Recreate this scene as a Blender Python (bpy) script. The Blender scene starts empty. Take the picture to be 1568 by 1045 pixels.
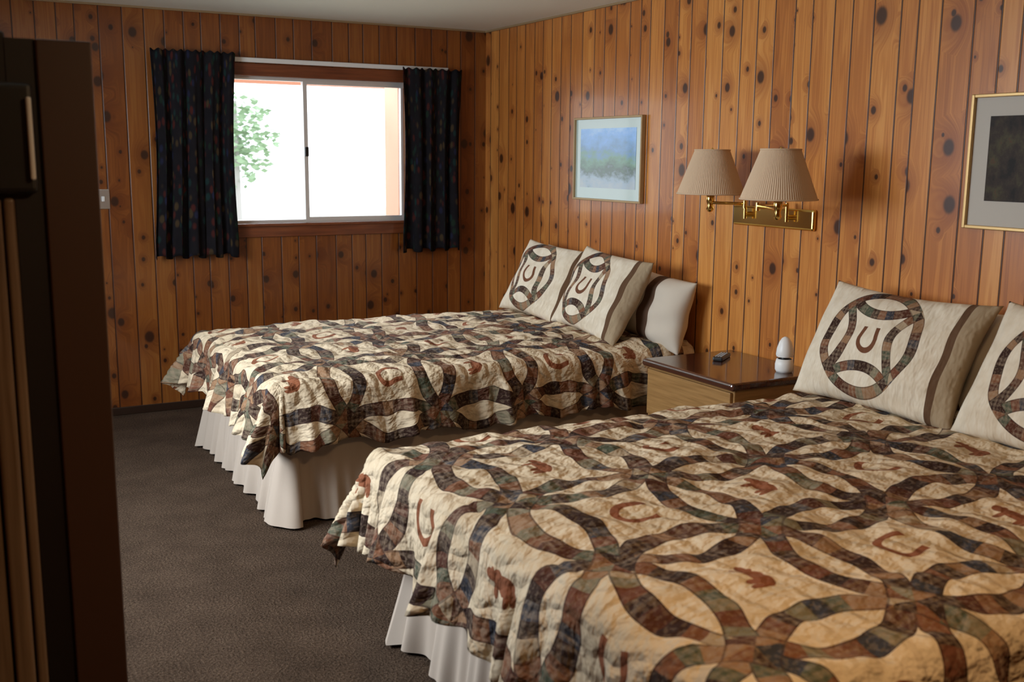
import bpy, bmesh, random
from math import *
from mathutils import Vector, Matrix
random.seed(7)
scene=bpy.context.scene
scene.view_settings.view_transform='Standard'
scene.view_settings.look='None'
COL=bpy.context.collection

# ------------------------------------------------------------------ helpers
class E:
    def __init__(s,t,k): s.t=t; s.k=k
    def _m(s,op,*a):
        n=s.t.nodes.new('ShaderNodeMath'); n.operation=op
        for i,v in enumerate((s,)+a):
            if isinstance(v,E): s.t.links.new(v.k,n.inputs[i])
            else: n.inputs[i].default_value=float(v)
        return E(s.t,n.outputs[0])
    def __add__(s,o): return s._m('ADD',o)
    def __radd__(s,o): return s._m('ADD',o)
    def __sub__(s,o): return s._m('SUBTRACT',o)
    def __rsub__(s,o): return (s*-1.0)+o
    def __mul__(s,o): return s._m('MULTIPLY',o)
    def __rmul__(s,o): return s._m('MULTIPLY',o)
    def __truediv__(s,o): return s._m('DIVIDE',o)
    def floor(s): return s._m('FLOOR')
    def frac(s): return s._m('FRACT')
    def abs(s): return s._m('ABSOLUTE')
    def sign(s): return s._m('SIGN')
    def sqrt(s): return s._m('SQRT')
    def sin(s): return s._m('SINE')
    def cos(s): return s._m('COSINE')
    def lt(s,o): return s._m('LESS_THAN',o)
    def gt(s,o): return s._m('GREATER_THAN',o)
    def mx(s,o): return s._m('MAXIMUM',o)
    def mn(s,o): return s._m('MINIMUM',o)
    def pow(s,o): return s._m('POWER',o)
    def atan2(s,o): return s._m('ARCTAN2',o)
    def ss(s,a,b):
        n=s.t.nodes.new('ShaderNodeMapRange'); n.interpolation_type='SMOOTHSTEP'
        s.t.links.new(s.k,n.inputs[0]); n.inputs[1].default_value=a; n.inputs[2].default_value=b
        n.inputs[3].default_value=0; n.inputs[4].default_value=1
        return E(s.t,n.outputs[0])
def ln(a,b): return (a*a+b*b).sqrt()
def vec(t,x,y,z=0.0):
    n=t.nodes.new('ShaderNodeCombineXYZ')
    for i,v in enumerate((x,y,z)):
        if isinstance(v,E): t.links.new(v.k,n.inputs[i])
        else: n.inputs[i].default_value=float(v)
    return E(t,n.outputs[0])
def noise(t,v,scale=1,detail=2,rough=.5,dist=0):
    n=t.nodes.new('ShaderNodeTexNoise'); n.inputs['Scale'].default_value=scale
    n.inputs['Detail'].default_value=detail; n.inputs['Roughness'].default_value=rough; n.inputs['Distortion'].default_value=dist
    t.links.new(v.k,n.inputs['Vector']); return E(t,n.outputs['Fac'])
def white(t,v):
    n=t.nodes.new('ShaderNodeTexWhiteNoise'); n.noise_dimensions='3D'; t.links.new(v.k,n.inputs['Vector'])
    return E(t,n.outputs['Value'])
def ramp(t,f,stops,interp='LINEAR'):
    n=t.nodes.new('ShaderNodeValToRGB'); cr=n.color_ramp; cr.interpolation=interp
    while len(cr.elements)<len(stops): cr.elements.new(.5)
    for e,(p,c) in zip(cr.elements,stops): e.position=p; e.color=(*c,1)
    t.links.new(f.k,n.inputs[0]); return E(t,n.outputs[0])
def mix(t,f,a,b,mode='MIX'):
    n=t.nodes.new('ShaderNodeMix'); n.data_type='RGBA'; n.blend_type=mode
    for i,v in ((0,f),(6,a),(7,b)):
        if isinstance(v,E): t.links.new(v.k,n.inputs[i])
        elif i==0: n.inputs[0].default_value=v
        else: n.inputs[i].default_value=(*v,1)
    return E(t,n.outputs[2])
def mat(name,color=(.5,.5,.5),rough=.6,metal=0,spec=.5,coat=0,emit=None,es=0):
    m=bpy.data.materials.new(name); m.use_nodes=True
    b=m.node_tree.nodes['Principled BSDF']
    b.inputs['Base Color'].default_value=(*color,1); b.inputs['Roughness'].default_value=rough
    b.inputs['Metallic'].default_value=metal; b.inputs['Specular IOR Level'].default_value=spec
    b.inputs['Coat Weight'].default_value=coat; b.inputs['Coat Roughness'].default_value=.08
    if emit: b.inputs['Emission Color'].default_value=(*emit,1); b.inputs['Emission Strength'].default_value=es
    m.diffuse_color=(*color,1)
    return m
def setc(m,e): m.node_tree.links.new(e.k,m.node_tree.nodes['Principled BSDF'].inputs['Base Color'])
def bump(m,h,strength=.3,dist=.01):
    t=m.node_tree; n=t.nodes.new('ShaderNodeBump'); n.inputs['Strength'].default_value=strength; n.inputs['Distance'].default_value=dist
    t.links.new(h.k,n.inputs['Height']); t.links.new(n.outputs[0],t.nodes['Principled BSDF'].inputs['Normal'])
def pos(t):
    g=t.nodes.new('ShaderNodeNewGeometry'); s=t.nodes.new('ShaderNodeSeparateXYZ'); t.links.new(g.outputs['Position'],s.inputs[0])
    return [E(t,s.outputs[i]) for i in range(3)]
def uvc(t):
    g=t.nodes.new('ShaderNodeTexCoord'); s=t.nodes.new('ShaderNodeSeparateXYZ'); t.links.new(g.outputs['UV'],s.inputs[0])
    return [E(t,s.outputs[i]) for i in range(2)]

def link(o,parent=None):
    COL.objects.link(o)
    if parent: o.parent=parent
    return o
def meshobj(name,verts,faces,m=None,parent=None,smooth=False,uvs=None):
    me=bpy.data.meshes.new(name); me.from_pydata(verts,[],faces); me.update()
    if uvs:
        l=me.uv_layers.new(name='UVMap')
        for lp in me.loops: l.data[lp.index].uv=uvs[lp.vertex_index]
    if smooth:
        for p in me.polygons: p.use_smooth=True
    o=bpy.data.objects.new(name,me)
    if m: me.materials.append(m)
    return link(o,parent)
def boxes(name,bl,m=None,parent=None,bevel=0):
    V=[];F=[]
    for (x0,y0,z0,x1,y1,z1) in bl:
        k=len(V)
        V+=[(x0,y0,z0),(x1,y0,z0),(x1,y1,z0),(x0,y1,z0),(x0,y0,z1),(x1,y0,z1),(x1,y1,z1),(x0,y1,z1)]
        F+=[tuple(k+i for i in f) for f in ((0,3,2,1),(4,5,6,7),(0,1,5,4),(1,2,6,5),(2,3,7,6),(3,0,4,7))]
    o=meshobj(name,V,F,m,parent)
    if bevel:
        b=o.modifiers.new('bev','BEVEL'); b.width=bevel; b.segments=3; b.limit_method='ANGLE'
    return o
def tube(name,pts,r,m,parent=None,seg=12):
    cu=bpy.data.curves.new(name,'CURVE'); cu.dimensions='3D'; cu.bevel_depth=r; cu.bevel_resolution=4; cu.use_fill_caps=True
    s=cu.splines.new('POLY'); s.points.add(len(pts)-1)
    for p,q in zip(s.points,pts): p.co=(*q,1)
    cu.materials.append(m); o=bpy.data.objects.new(name,cu); return link(o,parent)
def lathe(name,prof,m,loc,parent=None,seg=32,pleat=0,npl=0,axis=None):
    V=[];F=[]
    n=len(prof)
    for i in range(seg):
        a=2*pi*i/seg
        for (r,z) in prof:
            rr=r*(1+(pleat if (npl and i%2) else 0))
            V.append((rr*cos(a),rr*sin(a),z))
    for i in range(seg):
        j=(i+1)%seg
        for k in range(n-1): F.append((i*n+k,j*n+k,j*n+k+1,i*n+k+1))
    o=meshobj(name,V,F,m,parent,smooth=not npl); o.location=loc
    if axis: o.rotation_euler=axis
    return o
def empty(name,loc=(0,0,0)):
    o=bpy.data.objects.new(name,None); o.empty_display_size=.1; o.location=loc; return link(o)

# ------------------------------------------------------------------ materials
def pine(name,axis,tint=1.0,seed=0.0,sat=1.0):
    m=mat(name,rough=.33,spec=.5,coat=.2); t=m.node_tree
    P=pos(t); a=P[axis]+seed; z=P[2]
    def vor(feature,out):
        n=t.nodes.new('ShaderNodeTexVoronoi'); n.voronoi_dimensions='1D'; n.feature=feature
        n.inputs['Scale'].default_value=8.6; n.inputs['Randomness'].default_value=.6
        t.links.new(a.k,n.inputs['W']); return E(t,n.outputs[out])
    edge=vor('DISTANCE_TO_EDGE','Distance'); cell=vor('F1','W')
    rnd=white(t,vec(t,cell*13.7,3.1,1.7)); rnd2=white(t,vec(t,cell*7.3,9.1,2.2))
    kz=z+rnd*7.0
    def knots(sx,sz,thr,off):
        k=t.nodes.new('ShaderNodeTexVoronoi'); k.voronoi_dimensions='2D'; k.feature='F1'
        k.inputs['Scale'].default_value=1.0; k.inputs['Randomness'].default_value=.85
        v=vec(t,a*sx+off,kz*sz+off); t.links.new(v.k,k.inputs['Vector'])
        d=E(t,k.outputs['Distance'])
        c=t.nodes.new('ShaderNodeSeparateColor'); t.links.new(k.outputs['Color'],c.inputs[0])
        present=E(t,c.outputs[0]).lt(thr); size=E(t,c.outputs[1])*1.25+.4
        return d/size,present
    k1,p1=knots(5.5,4.3,.45,0.0)
    k2,p2=knots(9.5,7.5,.24,5.3)
    core=((1-k1.ss(.07,.125))*p1).mx((1-k2.ss(.05,.10))*p2)
    halo=((1-k1.ss(.08,.42))*p1).mx((1-k2.ss(.08,.3))*p2)
    g1=noise(t,vec(t,a*26+rnd*30+halo*2.2,z*1.1+rnd*11,rnd2*5),1,2,.55,.4)
    g2=noise(t,vec(t,a*170+halo*6,z*4,rnd*9),1,1,.6)
    rings=((g1*34).sin()*.5+.5)
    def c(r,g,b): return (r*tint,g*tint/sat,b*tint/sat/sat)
    col=ramp(t,g1*.5+rings*.18+rnd*.34,[(.12,c(.31,.092,.018)),(.45,c(.52,.185,.038)),(.65,c(.66,.270,.060)),(.9,c(.80,.385,.105))])
    col=mix(t,g2*.22,col,c(.30,.09,.02))
    col=mix(t,halo*.55,col,c(.26,.065,.014))
    col=mix(t,core*.92,col,(.030,.010,.005))
    groove=edge.ss(.010,.05)
    col=mix(t,1-groove,col,(.045,.013,.005))
    setc(m,col)
    bump(m,groove,.5,.006)
    return m
M_pine_b_shaded=pine('knotty_pine_back_shaded',0,.43,4.0,1.24)  # same pine tinted darker: the window wall's shade is put into the colour
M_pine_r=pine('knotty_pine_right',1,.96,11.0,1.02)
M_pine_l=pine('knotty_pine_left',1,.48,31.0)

def ringpattern(t,u,v,R=.732,w=.142):
    i=(u+.5).floor(); j=(v+.5).floor(); du=u-i; dv=v-j
    su=du.sign(); sv=dv.sign(); au=du.abs(); av=dv.abs()
    d0=ln(du,dv); d1=ln(au-1,dv); d2=ln(du,av-1)
    def band(d): return d.lt(R)*d.gt(R-w)
    b0=band(d0); b1=band(d1)*(1-b0); b2=band(d2)*(1-b0)*(1-b1)
    bm=b0+b1+b2
    dd=b0*d0+b1*d1+b2*d2
    seam=((dd-(R-w/2)).abs()).gt(w/2-.012)
    cu=b1*su; cv=b2*sv
    th=(dv-cv).atan2(du-cu)
    sf=(th-pi/4)*(10/(pi/2)); seg=sf.floor()
    h=white(t,vec(t,i*3.1+cu*3.1,j*5.3+cv*5.3,seg+.5))
    pal=ramp(t,h,[(0,(.038,.017,.012)),(.14,(.19,.078,.038)),(.28,(.045,.045,.055)),(.38,(.28,.155,.082)),(.50,(.085,.030,.017)),(.62,(.19,.165,.105)),(.70,(.038,.020,.014)),(.80,(.075,.085,.055)),(.86,(.15,.055,.030)),(.94,(.40,.30,.19))],'CONSTANT')
    chk=((u*110).sin().gt(0)+(v*110).sin().gt(0))*.5
    prt=noise(t,vec(t,u,v),34,1,.6)
    pal=mix(t,(chk*.30)*(h*7).frac().gt(.4)+prt.ss(.5,.6)*.2,pal,(.38,.28,.19))
    pal=mix(t,seam*.55,pal,(.05,.025,.018))
    return i,j,du,dv,bm,pal,d0,d1,d2
def horseshoe(du,dv,s=1.0):
    r=ln(du,dv*1.08)
    arc=(r-.115*s).abs().lt(.026*s)*du.lt(0.0)
    legs=((dv.abs()+du*.22-.108*s).abs().lt(.025*s))*du.gt(-.001)*du.lt(.125*s)
    return arc.mx(legs)
def animal(du,dv):
    r=None
    for (cu,cv,ru,rv) in ((0,0,.055,.105),(.02,.06,.055,.05),(.012,.125,.036,.045),(.05,.115,.016,.014),(-.065,.075,.055,.02),(-.07,-.045,.05,.02),(-.06,-.085,.06,.02)):
        q=ln((du-cu)/ru,(dv-cv)/rv).lt(1.0)
        r=q if r is None else r.mx(q)
    return r
CREAM=(.70,.56,.385); RUST=(.25,.085,.038)
def quilt_mat(name,x0,y0,sx,sy):
    m=mat(name,rough=.85,spec=.18); t=m.node_tree
    a,b=uvc(t)
    u0=(a-x0)/sx; v0=(b-y0)/sy
    wv=noise(t,vec(t,u0,v0),3,1,.5)
    wv2=noise(t,vec(t,u0+7,v0+3),3,1,.5)
    u=u0+wv*.04-.02; v=v0+wv2*.04-.02
    i,j,du,dv,bm,pal,d0,d1,d2=ringpattern(t,u,v)
    par=((i+j)*.5).frac().gt(.25)
    hs=horseshoe(du,dv)*(1-par); an=animal(du,dv)*par
    cr=mix(t,wv.ss(.35,.7),CREAM,(.60,.47,.31))
    c=mix(t,hs.mx(an),cr,RUST); c=mix(t,bm,c,pal); setc(m,c)
    nz=noise(t,vec(t,u0*11,v0*15),1,2,.5)
    ch=((u0*1.0+v0*.35+wv*.25)*44).sin()*.5+.5
    bump(m,nz+ch.pow(.6)*.28,1.0,.022)
    return m
def sham_mat(name):
    m=mat(name,rough=.9,spec=.12); t=m.node_tree
    a,b=uvc(t)
    s=.30
    u=(b-.005)/s; v=(a+.045)/s
    i,j,du,dv,bm,pal,d0,d1,d2=ringpattern(t,u,v,.725,.13)
    inside=ln(u,v).lt(.725)
    hs=horseshoe(u,v,1.3)
    cr=mix(t,noise(t,vec(t,a,b),14,2,.6).ss(.35,.7),(.74,.65,.51),(.66,.56,.42))
    stripe=a.gt(.262)*a.lt(.29)
    c=mix(t,hs,cr,(.15,.06,.03)); c=mix(t,bm*inside,c,pal); c=mix(t,stripe,c,(.12,.065,.035))
    c=mix(t,a.gt(.29),c,(.36,.27,.17))
    setc(m,c)
    nz=noise(t,vec(t,a*2,b),14,2,.6)
    bump(m,nz,.8,.018)
    return m
M_quilt1=quilt_mat('quilt_far',-1.704,-2.404,.432,.45)
M_quilt2=quilt_mat('quilt_near',-1.867,-4.513,.446,.48)
M_sham=sham_mat('sham_patchwork')
M_ruffle=mat('ruffle_fabric',(.50,.41,.33),.9,spec=.1)
M_case=mat('pillow_case',(.60,.50,.38),.9,spec=.1)
t=M_case.node_tree; a,b=uvc(t)
setc(M_case,mix(t,(a*9+.4).sin().gt(.94),(.62,.54,.44),(.12,.07,.045)))
M_matt=mat('mattress_ticking',(.6,.57,.5),.9)
M_dark=mat('dark_wood',(.03,.014,.008),.35,coat=.3)

M_ceiling=mat('ceiling_paint',(.82,.82,.71),.85)
M_carpet=mat('carpet',(.1,.07,.05),.98,spec=.05); t=M_carpet.node_tree; P=pos(t)
n1=noise(t,vec(t,*P),110,2,.7); n2=noise(t,vec(t,*P),5,2,.6)
setc(M_carpet,ramp(t,n1*.75+n2*.25,[(.28,(.026,.017,.011)),(.5,(.078,.051,.034)),(.72,(.155,.105,.072))]))
bump(M_carpet,n1,.9,.012)
M_brass=mat('brass',(.86,.62,.20),.16,metal=1)
M_chrome=mat('aluminium',(.7,.72,.74),.3,metal=1)
M_trimred=mat('stained_trim',(.20,.06,.022),.4,coat=.3)
t=M_trimred.node_tree; P=pos(t)
setc(M_trimred,ramp(t,noise(t,vec(t,P[0]*3,P[1]*3,P[2]*40),1,2,.6),[(.3,(.12,.028,.010)),(.7,(.24,.068,.022))]))
M_white=mat('white_plastic',(.8,.79,.76),.4)
M_black=mat('black_plastic',(.012,.011,.01),.4)

# ------------------------------------------------------------------ room shell
XL=-3.9; YF=-7.7; H=2.44; T=.12
wx0,wx1,wz0,wz1=-1.97,-.61,1.15,2.07
boxes('wall_back',[(XL-T,0,0,wx0,T,H),(wx1,0,0,T,T,H),(wx0,0,0,wx1,T,wz0),(wx0,0,wz1,wx1,T,H)],M_pine_b_shaded)
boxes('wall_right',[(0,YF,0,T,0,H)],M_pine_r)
ly0,ly1,lz0,lz1=-3.5,-1.5,.95,2.1
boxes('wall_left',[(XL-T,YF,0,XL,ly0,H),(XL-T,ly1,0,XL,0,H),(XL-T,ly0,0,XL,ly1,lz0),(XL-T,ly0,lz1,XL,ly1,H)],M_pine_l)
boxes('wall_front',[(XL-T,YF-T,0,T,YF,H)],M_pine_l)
boxes('floor',[(XL-T,YF-T,-.1,T,T,0)],M_carpet)
boxes('ceiling',[(XL-T,YF-T,H,T,T,H+.1)],M_ceiling)
boxes('baseboard_back',[(XL,-.012,0,0,0,.05)],M_dark,bevel=.004)
boxes('baseboard_right',[(-.012,YF,0,0,-.012,.05)],M_dark,bevel=.004)
boxes('trim_1',[(XL,-.012,H-.012,0,0,H),(-.012,YF,H-.012,0,-.012,H)],mat('ceiling_trim',(.30,.20,.10),.5))

# window 1
W=empty('window_1')
boxes('casing',[(wx0-.07,-.018,wz1,wx1+.07,0,wz1+.075),(wx0-.07,-.018,wz0-.08,wx1+.07,0,wz0),(wx0-.07,-.018,wz0,wx0,0,wz1),(wx1,-.018,wz0,wx1+.07,0,wz1)],M_trimred,W,.003)
boxes('sill',[(wx0-.03,-.035,wz0-.012,wx1+.03,.02,wz0+.006)],M_trimred,W,.004)
M_frame=mat('window_frame',(.75,.75,.73),.35,metal=.4)
f0,f1=.03,.06
xm=-1.29
boxes('frame',[(wx0,f0-.01,wz0,wx1,f1+.01,wz0+.025),(wx0,f0-.01,wz1-.02,wx1,f1+.01,wz1),(wx0,f0,wz0,wx0+.022,f1,wz1),(wx1-.016,f0,wz0,wx1,f1,wz1),(xm-.013,f0-.012,wz0,xm+.013,f1,wz1),(xm,f0-.01,wz0+.025,wx1,f0+.01,wz0+.04),(xm,f0-.01,wz1-.035,wx1,f0+.01,wz1-.02)],M_frame,W)
boxes('latch',[(xm-.012,f0-.03,1.58,xm+.012,f0-.01,1.64)],M_black,W,.004)
mg=bpy.data.materials.new('window_glass'); mg.use_nodes=True; nt=mg.node_tree; nt.nodes.clear()
o_=nt.nodes.new('ShaderNodeOutputMaterial'); tr=nt.nodes.new('ShaderNodeBsdfTransparent'); gl=nt.nodes.new('ShaderNodeBsdfGlossy'); gl.inputs['Roughness'].default_value=.02
mxs=nt.nodes.new('ShaderNodeMixShader'); fr=nt.nodes.new('ShaderNodeFresnel'); fr.inputs[0].default_value=1.3
nt.links.new(fr.outputs[0],mxs.inputs[0]); nt.links.new(tr.outputs[0],mxs.inputs[1]); nt.links.new(gl.outputs[0],mxs.inputs[2]); nt.links.new(mxs.outputs[0],o_.inputs[0])
boxes('glass',[(wx0+.02,.045,wz0+.02,wx1-.02,.048,wz1-.02)],mg,W)
boxes('curtain_rod',[(-2.20,-.030,2.150,-.30,-.022,2.178)],M_white,W,.003)
M_cedar=mat('exterior_cedar',(.58,.29,.19),.7)
boxes('exterior_jamb',[(wx1+.0,T,wz0-.05,wx1+.03,T+.24,wz1+.05),(wx0-.03,T,wz0-.05,wx0,T+.24,wz1+.05)],M_cedar,W)
boxes('eave_fascia',[(-4.2,.88,2.085,.4,.92,2.24)],M_cedar,W)
W2=empty('window_2')
boxes('frame',[(XL-.07,ly0,lz0,XL-.03,ly1,lz0+.03),(XL-.07,ly0,lz1-.03,XL-.03,ly1,lz1),(XL-.07,ly0,lz0,XL-.03,ly0+.03,lz1),(XL-.07,ly1-.03,lz0,XL-.03,ly1,lz1),(XL-.07,-2.52,lz0,XL-.03,-2.48,lz1)],M_frame,W2)
boxes('casing',[(XL,ly0-.07,lz1,XL+.018,ly1+.07,lz1+.07),(XL,ly0-.07,lz0-.07,XL+.018,ly1+.07,lz0),(XL,ly0-.07,lz0,XL+.018,ly0,lz1),(XL,ly1,lz0,XL+.018,ly1+.07,lz1)],M_trimred,W2)

# curtains
M_curt=mat('curtain_fabric',(.01,.012,.02),.95,spec=.08); t=M_curt.node_tree; a,b=uvc(t)
vn=t.nodes.new('ShaderNodeTexVoronoi'); vn.inputs['Scale'].default_value=1; v=vec(t,a*30,b*15); t.links.new(v.k,vn.inputs['Vector'])
dd=E(t,vn.outputs['Distance']); cc=t.nodes.new('ShaderNodeSeparateColor'); t.links.new(vn.outputs['Color'],cc.inputs[0]); rr=E(t,cc.outputs[0])
pc=ramp(t,rr,[(0,(.075,.018,.014)),(.28,(.014,.036,.034)),(.45,(.020,.022,.050)),(.6,(.070,.046,.022)),(.8,(.016,.032,.020))],'CONSTANT')
base=mix(t,noise(t,vec(t,a,b),9,2,.5),(.007,.0072,.009),(.018,.015,.017))
setc(M_curt,mix(t,(1-dd.ss(.22,.5))*.8,base,pc))
def curtain(x0,x1,z0,z1,nf,seed,slant=0):
    V=[];F=[];U=[]; nu=160; nv=50; rd=random.Random(seed)
    ph=[rd.uniform(0,6) for _ in range(4)]
    for j in range(nv+1):
        tv=j/nv; z=z1+(z0-z1)*tv
        for i in range(nu+1):
            s=i/nu
            fold=sin(2*pi*nf*s+1.3*sin(3.1*s+ph[0])+.6*tv*sin(5*s+ph[1]))+.35*sin(2*pi*nf*1.7*s+ph[2])
            amp=.013+.012*tv
            cx=(x0+x1)/2; wd=(x1-x0)*(1.0-.10*sin(pi*min(1,tv*1.1))*.8)
            x=cx+(s-.5)*wd+slant*tv+.010*sin(2*pi*nf*2*s+ph[3])*tv
            zz=z+.006*sin(2*pi*nf*2.3*s+1)*(1-tv)+(.012*sin(2*pi*nf*s+ph[1]))*tv
            V.append((x,-.078+amp*fold,zz)); U.append((s*(x1-x0)*1.8+x0,tv*(z1-z0)))
    for j in range(nv):
        for i in range(nu):
            k=j*(nu+1)+i; F.append((k,k+1,k+nu+2,k+nu+1))
    o=meshobj('curtain',V,F,M_curt,smooth=True,uvs=U)
    s=o.modifiers.new('s','SOLIDIFY'); s.thickness=.003
    return o
curtain(-2.25,-1.755,.965,2.195,5,1,-.03)
curtain(-.66,-.22,.955,2.16,4,5,-.01)

LS=empty('light_switch',(-2.545,0,1.32))
boxes('plate',[(-.038,-.008,-.058,.038,0,.058)],M_chrome,LS,.003)
boxes('toggle',[(-.008,-.02,-.014,.008,-.008,.016)],M_white,LS,.002)

# ------------------------------------------------------------------ beds
def smooth(a): a=max(0,min(1,a)); return a*a*(3-2*a)
def quilt(parent,xf,ya,yb,zt,D,m,seed,name='quilt'):
    step=.014
    V=[];F=[];U=[]
    nx=int((-.03-(xf-D))/step); ny=int(((ya+D)-(yb-D))/step)
    for i in range(nx+1):
        sx=-.03+((xf-D)+.03)*i/nx
        for j in range(ny+1):
            sy=(ya+D)+((yb-D)-(ya+D))*j/ny
            ex=max(0,xf-sx); ey=max(0,sy-ya) if sy>ya else -max(0,yb-sy)
            sc_e=1-.12*abs(sin(pi*(sy-ya)/.48)) if ex>0 else 1
            sc_f=1-.14*abs(sin(pi*(sx-xf)/.45)) if ey!=0 else 1
            ex*=sc_e; ey*=sc_f
            bx=max(sx,xf); by=min(max(sy,yb),ya)
            d=hypot(ex,ey)
            crown=.012*sin(pi*min(1,max(0,(ya-by)/(ya-yb))))
            wr=.0045*sin(9*sx+4*sin(5*sy))+.004*sin(13*sy+3*sin(4*sx+seed))+.0035*sin(31*(sx+.6*sy)+3*sin(6*sy))+.003*sin(47*sy+5*sin(7*sx))+.0025*sin(60*sx+4*sin(11*sy))
            if d<1e-6:
                e=min(bx-xf,ya-by,by-yb)
                V.append((bx,by,zt+crown+wr-.016*(1-smooth(e/.14))))
            else:
                r=.065
                ux,uy=-ex/d,ey/d
                if d<r*pi/2: out=r*sin(d/r); dn=r*(1-cos(d/r))
                else:
                    l=d-r*pi/2; fl=.16+.22*abs(ux*uy)*2
                    out=r+l*fl; dn=r+l*sqrt(1-fl*fl)
                ang=atan2(abs(ey),ex)
                pr=bx*13+by*13+ang*5
                out+=dn*(.12*sin(pr+seed)+.095*sin(pr*2.3+1+seed+2*sin(pr*.7))+.065*sin(pr*4.1+2*sin(pr)))*smooth(dn/.12)
                cf=(abs(ux*uy)*2)
                out+=dn*.22*cf*sin(ang*4+.6)
                out=max(out,min(d,.02))
                z=zt-.016-dn
                if z<.03: out+=(.03-z)*.8; z=.03
                V.append((bx+ux*out,by+uy*out,z+wr))
            U.append((sx,sy))
    for i in range(nx):
        for j in range(ny):
            k=i*(ny+1)+j; F.append((k,k+1,k+ny+2,k+ny+1))
    o=meshobj(name,V,F,m,parent,smooth=True,uvs=U)
    s=o.modifiers.new('s','SOLIDIFY'); s.thickness=.010; s.offset=0
    return o
def ruffle(parent,xf,ya,yb,z1,m,seed):
    pts=[];r=.05
    def seg(p,q,nrm):
        L=hypot(q[0]-p[0],q[1]-p[1]); n=int(L/.008)
        for i in range(n): s=i/n; pts.append((p[0]+(q[0]-p[0])*s,p[1]+(q[1]-p[1])*s,*nrm))
    seg((-.05,ya),(xf+r,ya),(0,1))
    for i in range(14): a=pi/2*i/14; pts.append((xf+r-r*sin(a),ya-r+r*cos(a),-sin(a),cos(a)))
    seg((xf,ya-r),(xf,yb+r),(-1,0))
    for i in range(14): a=pi/2*i/14; pts.append((xf+r-r*cos(a),yb+r-r*sin(a),-cos(a),-sin(a)))
    seg((xf+r,yb),(-.05,yb),(0,-1))
    V=[];F=[]; nv=14
    for i,(x,y,nx,ny) in enumerate(pts):
        l=i*.008
        for j in range(nv+1):
            tv=j/nv
            w=sin(l*40+2.6*sin(l*5.3+seed)+.8*tv)+.7*sin(l*17+seed+1.5*sin(l*3))+.4*sin(l*90+3*sin(l*7))
            o_=.004+.018*tv*w+.05*tv
            if nx and ny: o_+=.06*tv
            V.append((x+nx*o_,y+ny*o_,z1+(.012-z1)*tv))
    for i in range(len(pts)-1):
        for j in range(nv):
            k=i*(nv+1)+j; F.append((k,k+nv+1,k+nv+2,k+1))
    return meshobj('dust_ruffle',V,F,m,parent,smooth=True)
ZT=.655
def bed(xf,ya,yb,m,seed,D,ins):
    B=empty('bed')
    boxes('mattress',[(xf+.03,yb+.03,.38,-.03,ya-.03,ZT-.035)],M_matt,B,.05)
    boxes('box_spring',[(xf+ins+.03,yb+ins+.03,.15,-.03,ya-ins-.03,.38)],M_matt,B,.02)
    boxes('legs',[(x-.03,y-.03,0,x+.03,y+.03,.15) for x in (xf+.14,-.15) for y in (ya-.14,yb+.14)],M_dark,B)
    quilt(B,xf,ya,yb,ZT,D,m,seed)
    ruffle(B,xf+ins,ya-ins,yb+ins,.42,M_ruffle,seed)
    return B
bed(-2.183,-.91,-2.37,M_quilt1,1,.345,.02)
bed(-2.183,-3.565,-5.33,M_quilt2,3,.37,.07)

def pillow(name,c,w,h,th,lean,yaw,m,roll=0,seed=0):
    n=36;V=[];F=[];U=[]
    def P(u,v,side):
        au,av=abs(u),abs(v)
        x=u*w/2*(1-.07*(1-v*v)*(au**3)); y=v*h/2*(1-.09*(1-u*u)*(av**3))
        k=max(0,(1-au**2.4))**.5*max(0,(1-av**2.4))**.5
        z=side*th/2*k
        z+=.010*sin(5*u+3*v+seed)*k+.006*sin(9*v-4*u+seed*2)*k
        z+=.02*(u*u-v*v)*sin(seed+1)
        return x,y,z
    for side in (1,-1):
        for i in range(n+1):
            for j in range(n+1):
                a=-cos(pi*i/n); b=-cos(pi*j/n); a=.5*a+.5*(2*i/n-1); b=.5*b+.5*(2*j/n-1)
                p=P(a,b,side); V.append(p); U.append((p[0],p[1]))
    N=(n+1)**2
    for s in (0,1):
        for i in range(n):
            for j in range(n):
                k=s*N+i*(n+1)+j; q=(k,k+n+1,k+n+2,k+1); F.append(q if s==0 else q[::-1])
    o=meshobj(name,V,F,m,smooth=True,uvs=U)
    bm=bmesh.new(); bm.from_mesh(o.data); bmesh.ops.remove_doubles(bm,verts=bm.verts,dist=1e-5); bm.to_mesh(o.data); bm.free()
    up=Vector((sin(lean),0,cos(lean))); rt=Vector((0,-1,0)); nr=rt.cross(up)
    R=Matrix((rt,up,nr)).transposed()
    R=Matrix.Rotation(yaw,3,'Z')@R@Matrix.Rotation(roll,3,'Z')
    o.matrix_world=Matrix.Translation(c)@R.to_4x4()
    return o
zb=.665
pillow('pillow',(-.10,-1.32,zb+.19),.62,.40,.14,radians(8),0,M_case,seed=1)
pillow('pillow',(-.13,-2.14,zb+.155),.74,.38,.22,radians(12),0,M_case,roll=-.09,seed=2)
pillow('pillow_sham',(-.29,-1.33,zb+.20),.66,.47,.17,radians(27),radians(4),M_sham,roll=-.05,seed=3)
pillow('pillow_sham',(-.31,-1.96,zb+.20),.72,.48,.18,radians(27),radians(-3),M_sham,roll=-.05,seed=4)
pillow('pillow',(-.10,-3.98,zb+.19),.70,.40,.14,radians(8),0,M_case,seed=5)
pillow('pillow',(-.10,-4.72,zb+.19),.70,.40,.14,radians(8),0,M_case,seed=6)
pillow('pillow_sham',(-.30,-3.94,zb+.215),.74,.49,.18,radians(27),radians(3),M_sham,roll=-.02,seed=7)
pillow('pillow_sham',(-.31,-4.69,zb+.215),.74,.50,.18,radians(27),radians(-2),M_sham,roll=-.03,seed=8)

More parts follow.
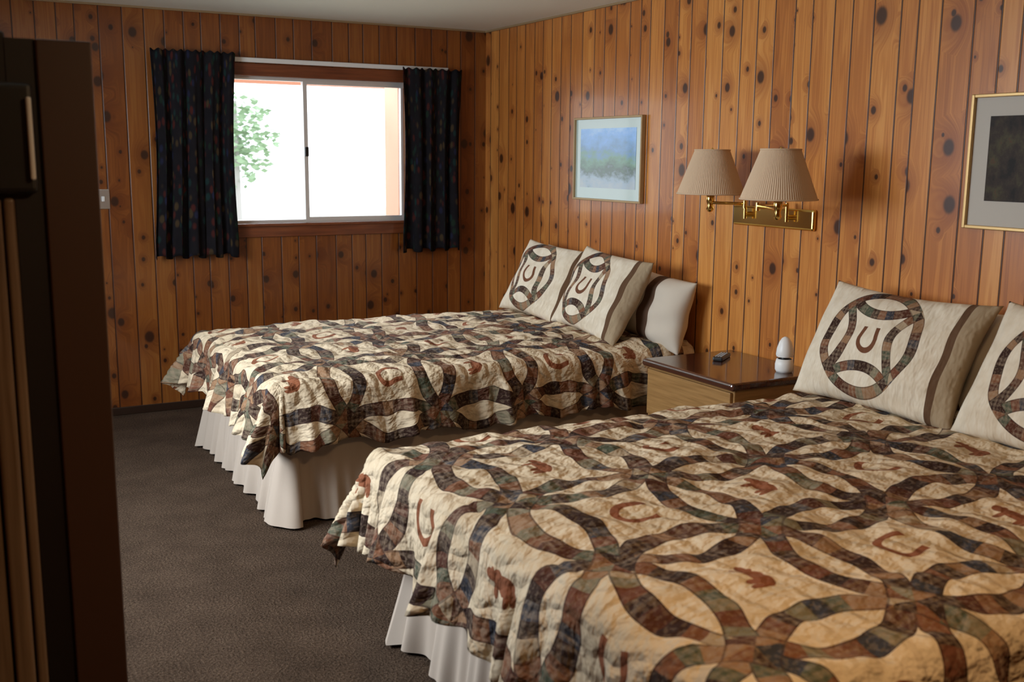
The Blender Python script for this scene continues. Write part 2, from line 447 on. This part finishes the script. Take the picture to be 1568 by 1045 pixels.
# ------------------------------------------------------------------ nightstand
NS=empty('nightstand')
M_nt=mat('nightstand_top',(.055,.02,.012),.2,coat=.6); t=M_nt.node_tree; P=pos(t)
setc(M_nt,ramp(t,noise(t,vec(t,P[0]*60,P[1]*4,P[2]*4),1,2,.6),[(.3,(.034,.011,.007)),(.7,(.080,.026,.014))]))
M_oak=mat('light_wood',(.5,.3,.12),.4); t=M_oak.node_tree; P=pos(t)
setc(M_oak,ramp(t,noise(t,vec(t,P[0]*4,P[1]*4,P[2]*70),1,2,.6),[(.3,(.24,.12,.036)),(.7,(.37,.20,.068))]))
x0,x1,y0,y1=-.55,-.015,-3.35,-2.70; zt=.66
boxes('top',[(x0,y0,zt-.034,x1,y1,zt)],M_nt,NS,.012)
boxes('edge_highlight',[(x0-.003,y0+.014,zt-.012,x0+.004,y1-.014,zt-.005)],M_chrome,NS,.002)  # thin bright metal strip standing in for the highlight along the top's edge
boxes('body',[(x0+.03,y0+.02,.12,x1,y1-.02,zt-.034)],M_oak,NS,.004)
boxes('drawer_front',[(x0+.014,y0+.03,.40,x0+.03,y1-.03,.615),(x0+.014,y0+.03,.14,x0+.03,y1-.03,.385)],M_oak,NS,.004)
boxes('legs',[(x-.02,y-.02,0,x+.02,y+.02,.13) for x in (x0+.07,x1-.03) for y in (y0+.05,y1-.05)],M_nt,NS)
AF=empty('air_freshener',(-.17,-3.245,zt))
lathe('base',[(0,0),(.034,0),(.040,.012),(.041,.035),(.036,.058),(.030,.060)],M_white,(0,0,0),AF)
lathe('core',[(.020,.055),(.020,.08)],M_black,(0,0,0),AF)
lathe('cap',[(.036,.070),(.039,.078),(.036,.105),(.027,.135),(.016,.152),(.006,.158),(0,.159)],M_white,(0,0,0),AF)
RC=empty('remote_control',(-.22,-2.88,zt)); RC.rotation_euler=(0,0,radians(35))
boxes('body',[(-.075,-.024,0,.075,.024,.02)],M_black,RC,.006)
boxes('buttons',[(-.06+.02*i,-.016+.012*j,.019,-.05+.02*i,-.008+.012*j,.023) for i in range(6) for j in range(3)],mat('rubber_buttons',(.35,.35,.35),.6),RC,.001)

# ------------------------------------------------------------------ wall lamp
L=empty('wall_lamp')
boxes('back_plate',[(-.022,-3.22,1.275,0,-2.68,1.37)],M_brass,L,.012)
M_shade=mat('shade_fabric',(.62,.45,.30),.85,spec=.1)
for (sx,sy,py,el) in ((-.22,-2.75,-2.80,(-.14,-2.90)),(-.37,-3.37,-3.08,(-.24,-3.10))):
    tube('wall_joint',[(-.02,py,1.33),(-.05,py,1.33)],.012,M_brass,L)
    tube('post',[(-.05,py,1.31),(-.05,py,1.395)],.009,M_brass,L)
    tube('arm',[(-.05,py,1.385),(el[0],el[1],1.385),(sx,sy,1.385)],.007,M_brass,L)
    tube('elbow',[(el[0],el[1],1.365),(el[0],el[1],1.40)],.010,M_brass,L)
    lathe('socket',[(0,-.05),(.010,-.047),(.018,-.035),(.012,-.018),(.018,0),(.018,.06),(0,.062)],M_brass,(sx,sy,1.39),L,20)
    lathe('bulb',[(.013,0),(.018,.02),(.030,.05),(.026,.078),(0,.092)],M_white,(sx,sy,1.445),L,20)
    sh=lathe('shade',[(.155,0),(.152,.01),(.082,.197),(.080,.205)],M_shade,(sx,sy,1.425),L,200,pleat=.014,npl=1)
    s=sh.modifiers.new('s','SOLIDIFY'); s.thickness=.0015
    for zz,rr in ((1.427,.157),(1.628,.081)):
        tube('shade_ring',[(sx+rr*cos(a*pi/24),sy+rr*sin(a*pi/24),zz) for a in range(49)],.0035,M_shade,L)
    tube('harp',[(sx,sy-.02,1.43),(sx,sy-.05,1.50),(sx,sy-.04,1.58),(sx,sy,1.612),(sx,sy+.04,1.58),(sx,sy+.05,1.50),(sx,sy+.02,1.43)],.002,M_brass,L)
    lathe('finial',[(0,.03),(.007,.022),(.004,.01),(.008,0)],M_brass,(sx,sy,1.61),L,12)
    tube('spider',[(sx-.08,sy,1.615),(sx+.08,sy,1.615)],.002,M_brass,L)
    tube('spider',[(sx,sy-.08,1.615),(sx,sy+.08,1.615)],.002,M_brass,L)

# ------------------------------------------------------------------ framed pictures
def picture(y0,y1,z0,z1,mf,mm,mp,matw,fw=.014,mb=1.15):
    P=empty('framed_picture')
    d=.028
    boxes('frame',[(-d,y0,z0,-.002,y0+fw,z1),(-d,y1-fw,z0,-.002,y1,z1),(-d,y0+fw,z0,-.002,y1-fw,z0+fw),(-d,y0+fw,z1-fw,-.002,y1-fw,z1)],mf,P,.003)
    boxes('mat_board',[(-.014,y0+fw,z0+fw,-.003,y1-fw,z1-fw)],mm,P)
    boxes('print',[(-.0155,y0+matw,z0+matw*mb,-.014,y1-matw,z1-matw)],mp,P)
    return P
mp1=mat('landscape_print',rough=.35,coat=.8); t=mp1.node_tree; P=pos(t)
hgt=(P[2]-1.40)/.36; nn=noise(t,vec(t,P[1]*9,P[2]*14,0),1,3,.65)
setc(mp1,ramp(t,hgt*.75+nn*.5-.12,[(.08,(.45,.5,.5)),(.25,(.30,.42,.52)),(.36,(.02,.08,.05)),(.5,(.10,.28,.17)),(.62,(.10,.28,.52)),(.8,(.16,.42,.85)),(1,(.4,.65,.9))]))
mp2=mat('painting_print',rough=.5,spec=.15); t=mp2.node_tree; P=pos(t)
nn=noise(t,vec(t,P[1]*14,P[2]*10,0),1,5,.7)
setc(mp2,ramp(t,nn,[(.35,(.012,.008,.006)),(.5,(.035,.022,.014)),(.62,(.06,.05,.022)),(.72,(.10,.03,.015)),(.85,(.25,.20,.12))]))
picture(-1.91,-1.21,1.34,1.82,mat('oak_frame',(.45,.30,.14),.4),mat('mat_board_white',(.50,.62,.58),.35,coat=.8),mp1,.065,.012)
picture(-4.74,-3.99,1.34,1.83,mat('gold_frame',(.55,.36,.15),.4,metal=.6),mat('mat_board_grey',(.50,.46,.40),.6,spec=.2),mp2,.080,.013,1.3)

# ------------------------------------------------------------------ door near camera left
Dr=empty('door_1')
M_db=mat('door_brown',(.060,.026,.014),.45); M_dk=mat('door_dark',(.010,.006,.005),.5)
M_jamb=mat('door_jamb_wood',(.22,.13,.075),.45); t=M_jamb.node_tree; P=pos(t)
setc(M_jamb,ramp(t,noise(t,vec(t,P[0]*60,P[1]*4,P[2]*2),1,2,.6),[(.3,(.12,.070,.038)),(.7,(.26,.17,.105))]))
Y=-4.10
boxes('stile',[(-3.20,Y-.03,.01,-3.087,Y+.004,1.83)],M_db,Dr,.004)
boxes('edge_gap_shade',[(-3.26,Y-.018,.01,-3.20,Y+.004,1.83)],M_dk,Dr)  # near-black strip: the shade of the gap is put into its colour
boxes('slab',[(-3.89,Y-.015,.01,-3.26,Y+.004,1.84)],M_dk,Dr)
boxes('moulding',[(-3.285,Y-.03,.05,-3.262,Y-.012,1.49),(-3.33,Y-.045,.05,-3.29,Y-.012,1.49),(-3.42,Y-.035,.05,-3.336,Y-.012,1.49),(-3.80,Y-.03,.05,-3.43,Y-.012,1.49)],M_jamb,Dr,.008)
boxes('lock_case',[(-3.34,Y-.055,1.50,-3.213,Y-.015,1.735)],M_black,Dr,.012)
boxes('pull_highlight',[(-3.229,Y-.075,1.53,-3.219,Y-.055,1.705)],M_white,Dr,.004)  # handle bar in white, its highlight put into the colour

# ------------------------------------------------------------------ outside
M_gnd=mat('gravel',(.55,.52,.47),.95); t=M_gnd.node_tree; P=pos(t)
setc(M_gnd,ramp(t,noise(t,vec(t,*P),2,2,.6),[(.3,(.38,.42,.34)),(.7,(.58,.56,.52))]))
boxes('ground_outside',[(-14,.3,-.4,14,30,-.3)],M_gnd)
M_leaf=mat('leaves',(.30,.42,.26),.8); M_bark=mat('bark',(.45,.43,.41),.9)
def tree(x,y,h,r,seed,n=900,ls=.12,leaf=M_leaf):
    Tn=empty('tree',(x,y,-.3)); rd=random.Random(seed)
    lathe('trunk',[(.07,0),(.05,h*.4),(.03,h*.9)],M_bark,(0,0,0),Tn,12)
    V=[];F=[]
    for _ in range(n):
        a=rd.uniform(0,2*pi); b=acos(rd.uniform(-1,1)); q=r*rd.random()**.5
        c=Vector((q*sin(b)*cos(a),q*sin(b)*sin(a),h*.72+q*cos(b)*1.1)); k=len(V)
        R=Matrix.Rotation(rd.uniform(0,6),3,'Z')@Matrix.Rotation(rd.uniform(0,3),3,'X')
        for p in ((-ls,0,0),(0,-ls*.5,0),(ls,0,0),(0,ls*.5,0)): V.append(tuple(c+R@Vector(p)))
        F.append((k,k+1,k+2,k+3))
    meshobj('foliage',V,F,leaf,Tn)
tree(.25,8,2.9,.60,1,600,.07)

# ------------------------------------------------------------------ light
w=bpy.data.worlds.new('sky'); scene.world=w; w.use_nodes=True
bg=w.node_tree.nodes['Background']; bg.inputs[0].default_value=(.88,.94,1,1); bg.inputs[1].default_value=3.0
def area(name,loc,target,sx,sy,power,color):
    l=bpy.data.lights.new(name,'AREA'); l.shape='RECTANGLE'; l.size=sx; l.size_y=sy; l.energy=power; l.color=color
    o=bpy.data.objects.new(name,l); link(o); o.location=loc
    o.rotation_euler=(Vector(target)-Vector(loc)).to_track_quat('-Z','Y').to_euler(); return o
area('daylight_window_back',(-1.2,1.6,3.4),(-1.3,-2.0,.7),2.6,1.6,340,(.84,.92,1))
area('daylight_window_left',(XL-.5,-2.5,2.1),(-1.0,-3.4,.9),2.0,1.6,205,(.82,.91,1))
CL=empty('ceiling_light',(-2.2,-5.9,H))
lathe('base',[(0,0),(.16,0),(.16,-.02),(.15,-.025)],M_brass,(0,0,0),CL)
lathe('bowl',[(.15,-.02),(.14,-.06),(.10,-.09),(.04,-.105),(0,-.108)],mat('bowl_glass',(.9,.85,.75),.5,emit=(1,.75,.45),es=3),(0,0,0),CL)
pl=bpy.data.lights.new('ceiling_bulb','AREA'); pl.shape='DISK'; pl.size=.3; pl.energy=20; pl.color=(1,.66,.34)
po=bpy.data.objects.new('ceiling_bulb',pl); link(po,CL); po.location=(0,0,-.12)

# ------------------------------------------------------------------ camera
C=Vector((-3.411,-6.672,1.588)); yaw,pit,rol=map(radians,(28.59,9.95,.52))
fw=Vector((sin(yaw)*cos(pit),cos(yaw)*cos(pit),-sin(pit)))
r0=Vector((cos(yaw),-sin(yaw),0)); u0=r0.cross(fw)
r=cos(rol)*r0+sin(rol)*u0; u=-sin(rol)*r0+cos(rol)*u0
cam=bpy.data.cameras.new('camera'); cam.lens=36*1608/1568; cam.sensor_width=36
cam.dof.use_dof=True; cam.dof.focus_distance=4.8; cam.dof.aperture_fstop=3.5
co=bpy.data.objects.new('camera',cam); link(co)
R=Matrix((r,u,-fw)).transposed()
co.matrix_world=Matrix.Translation(C)@R.to_4x4()
scene.camera=co
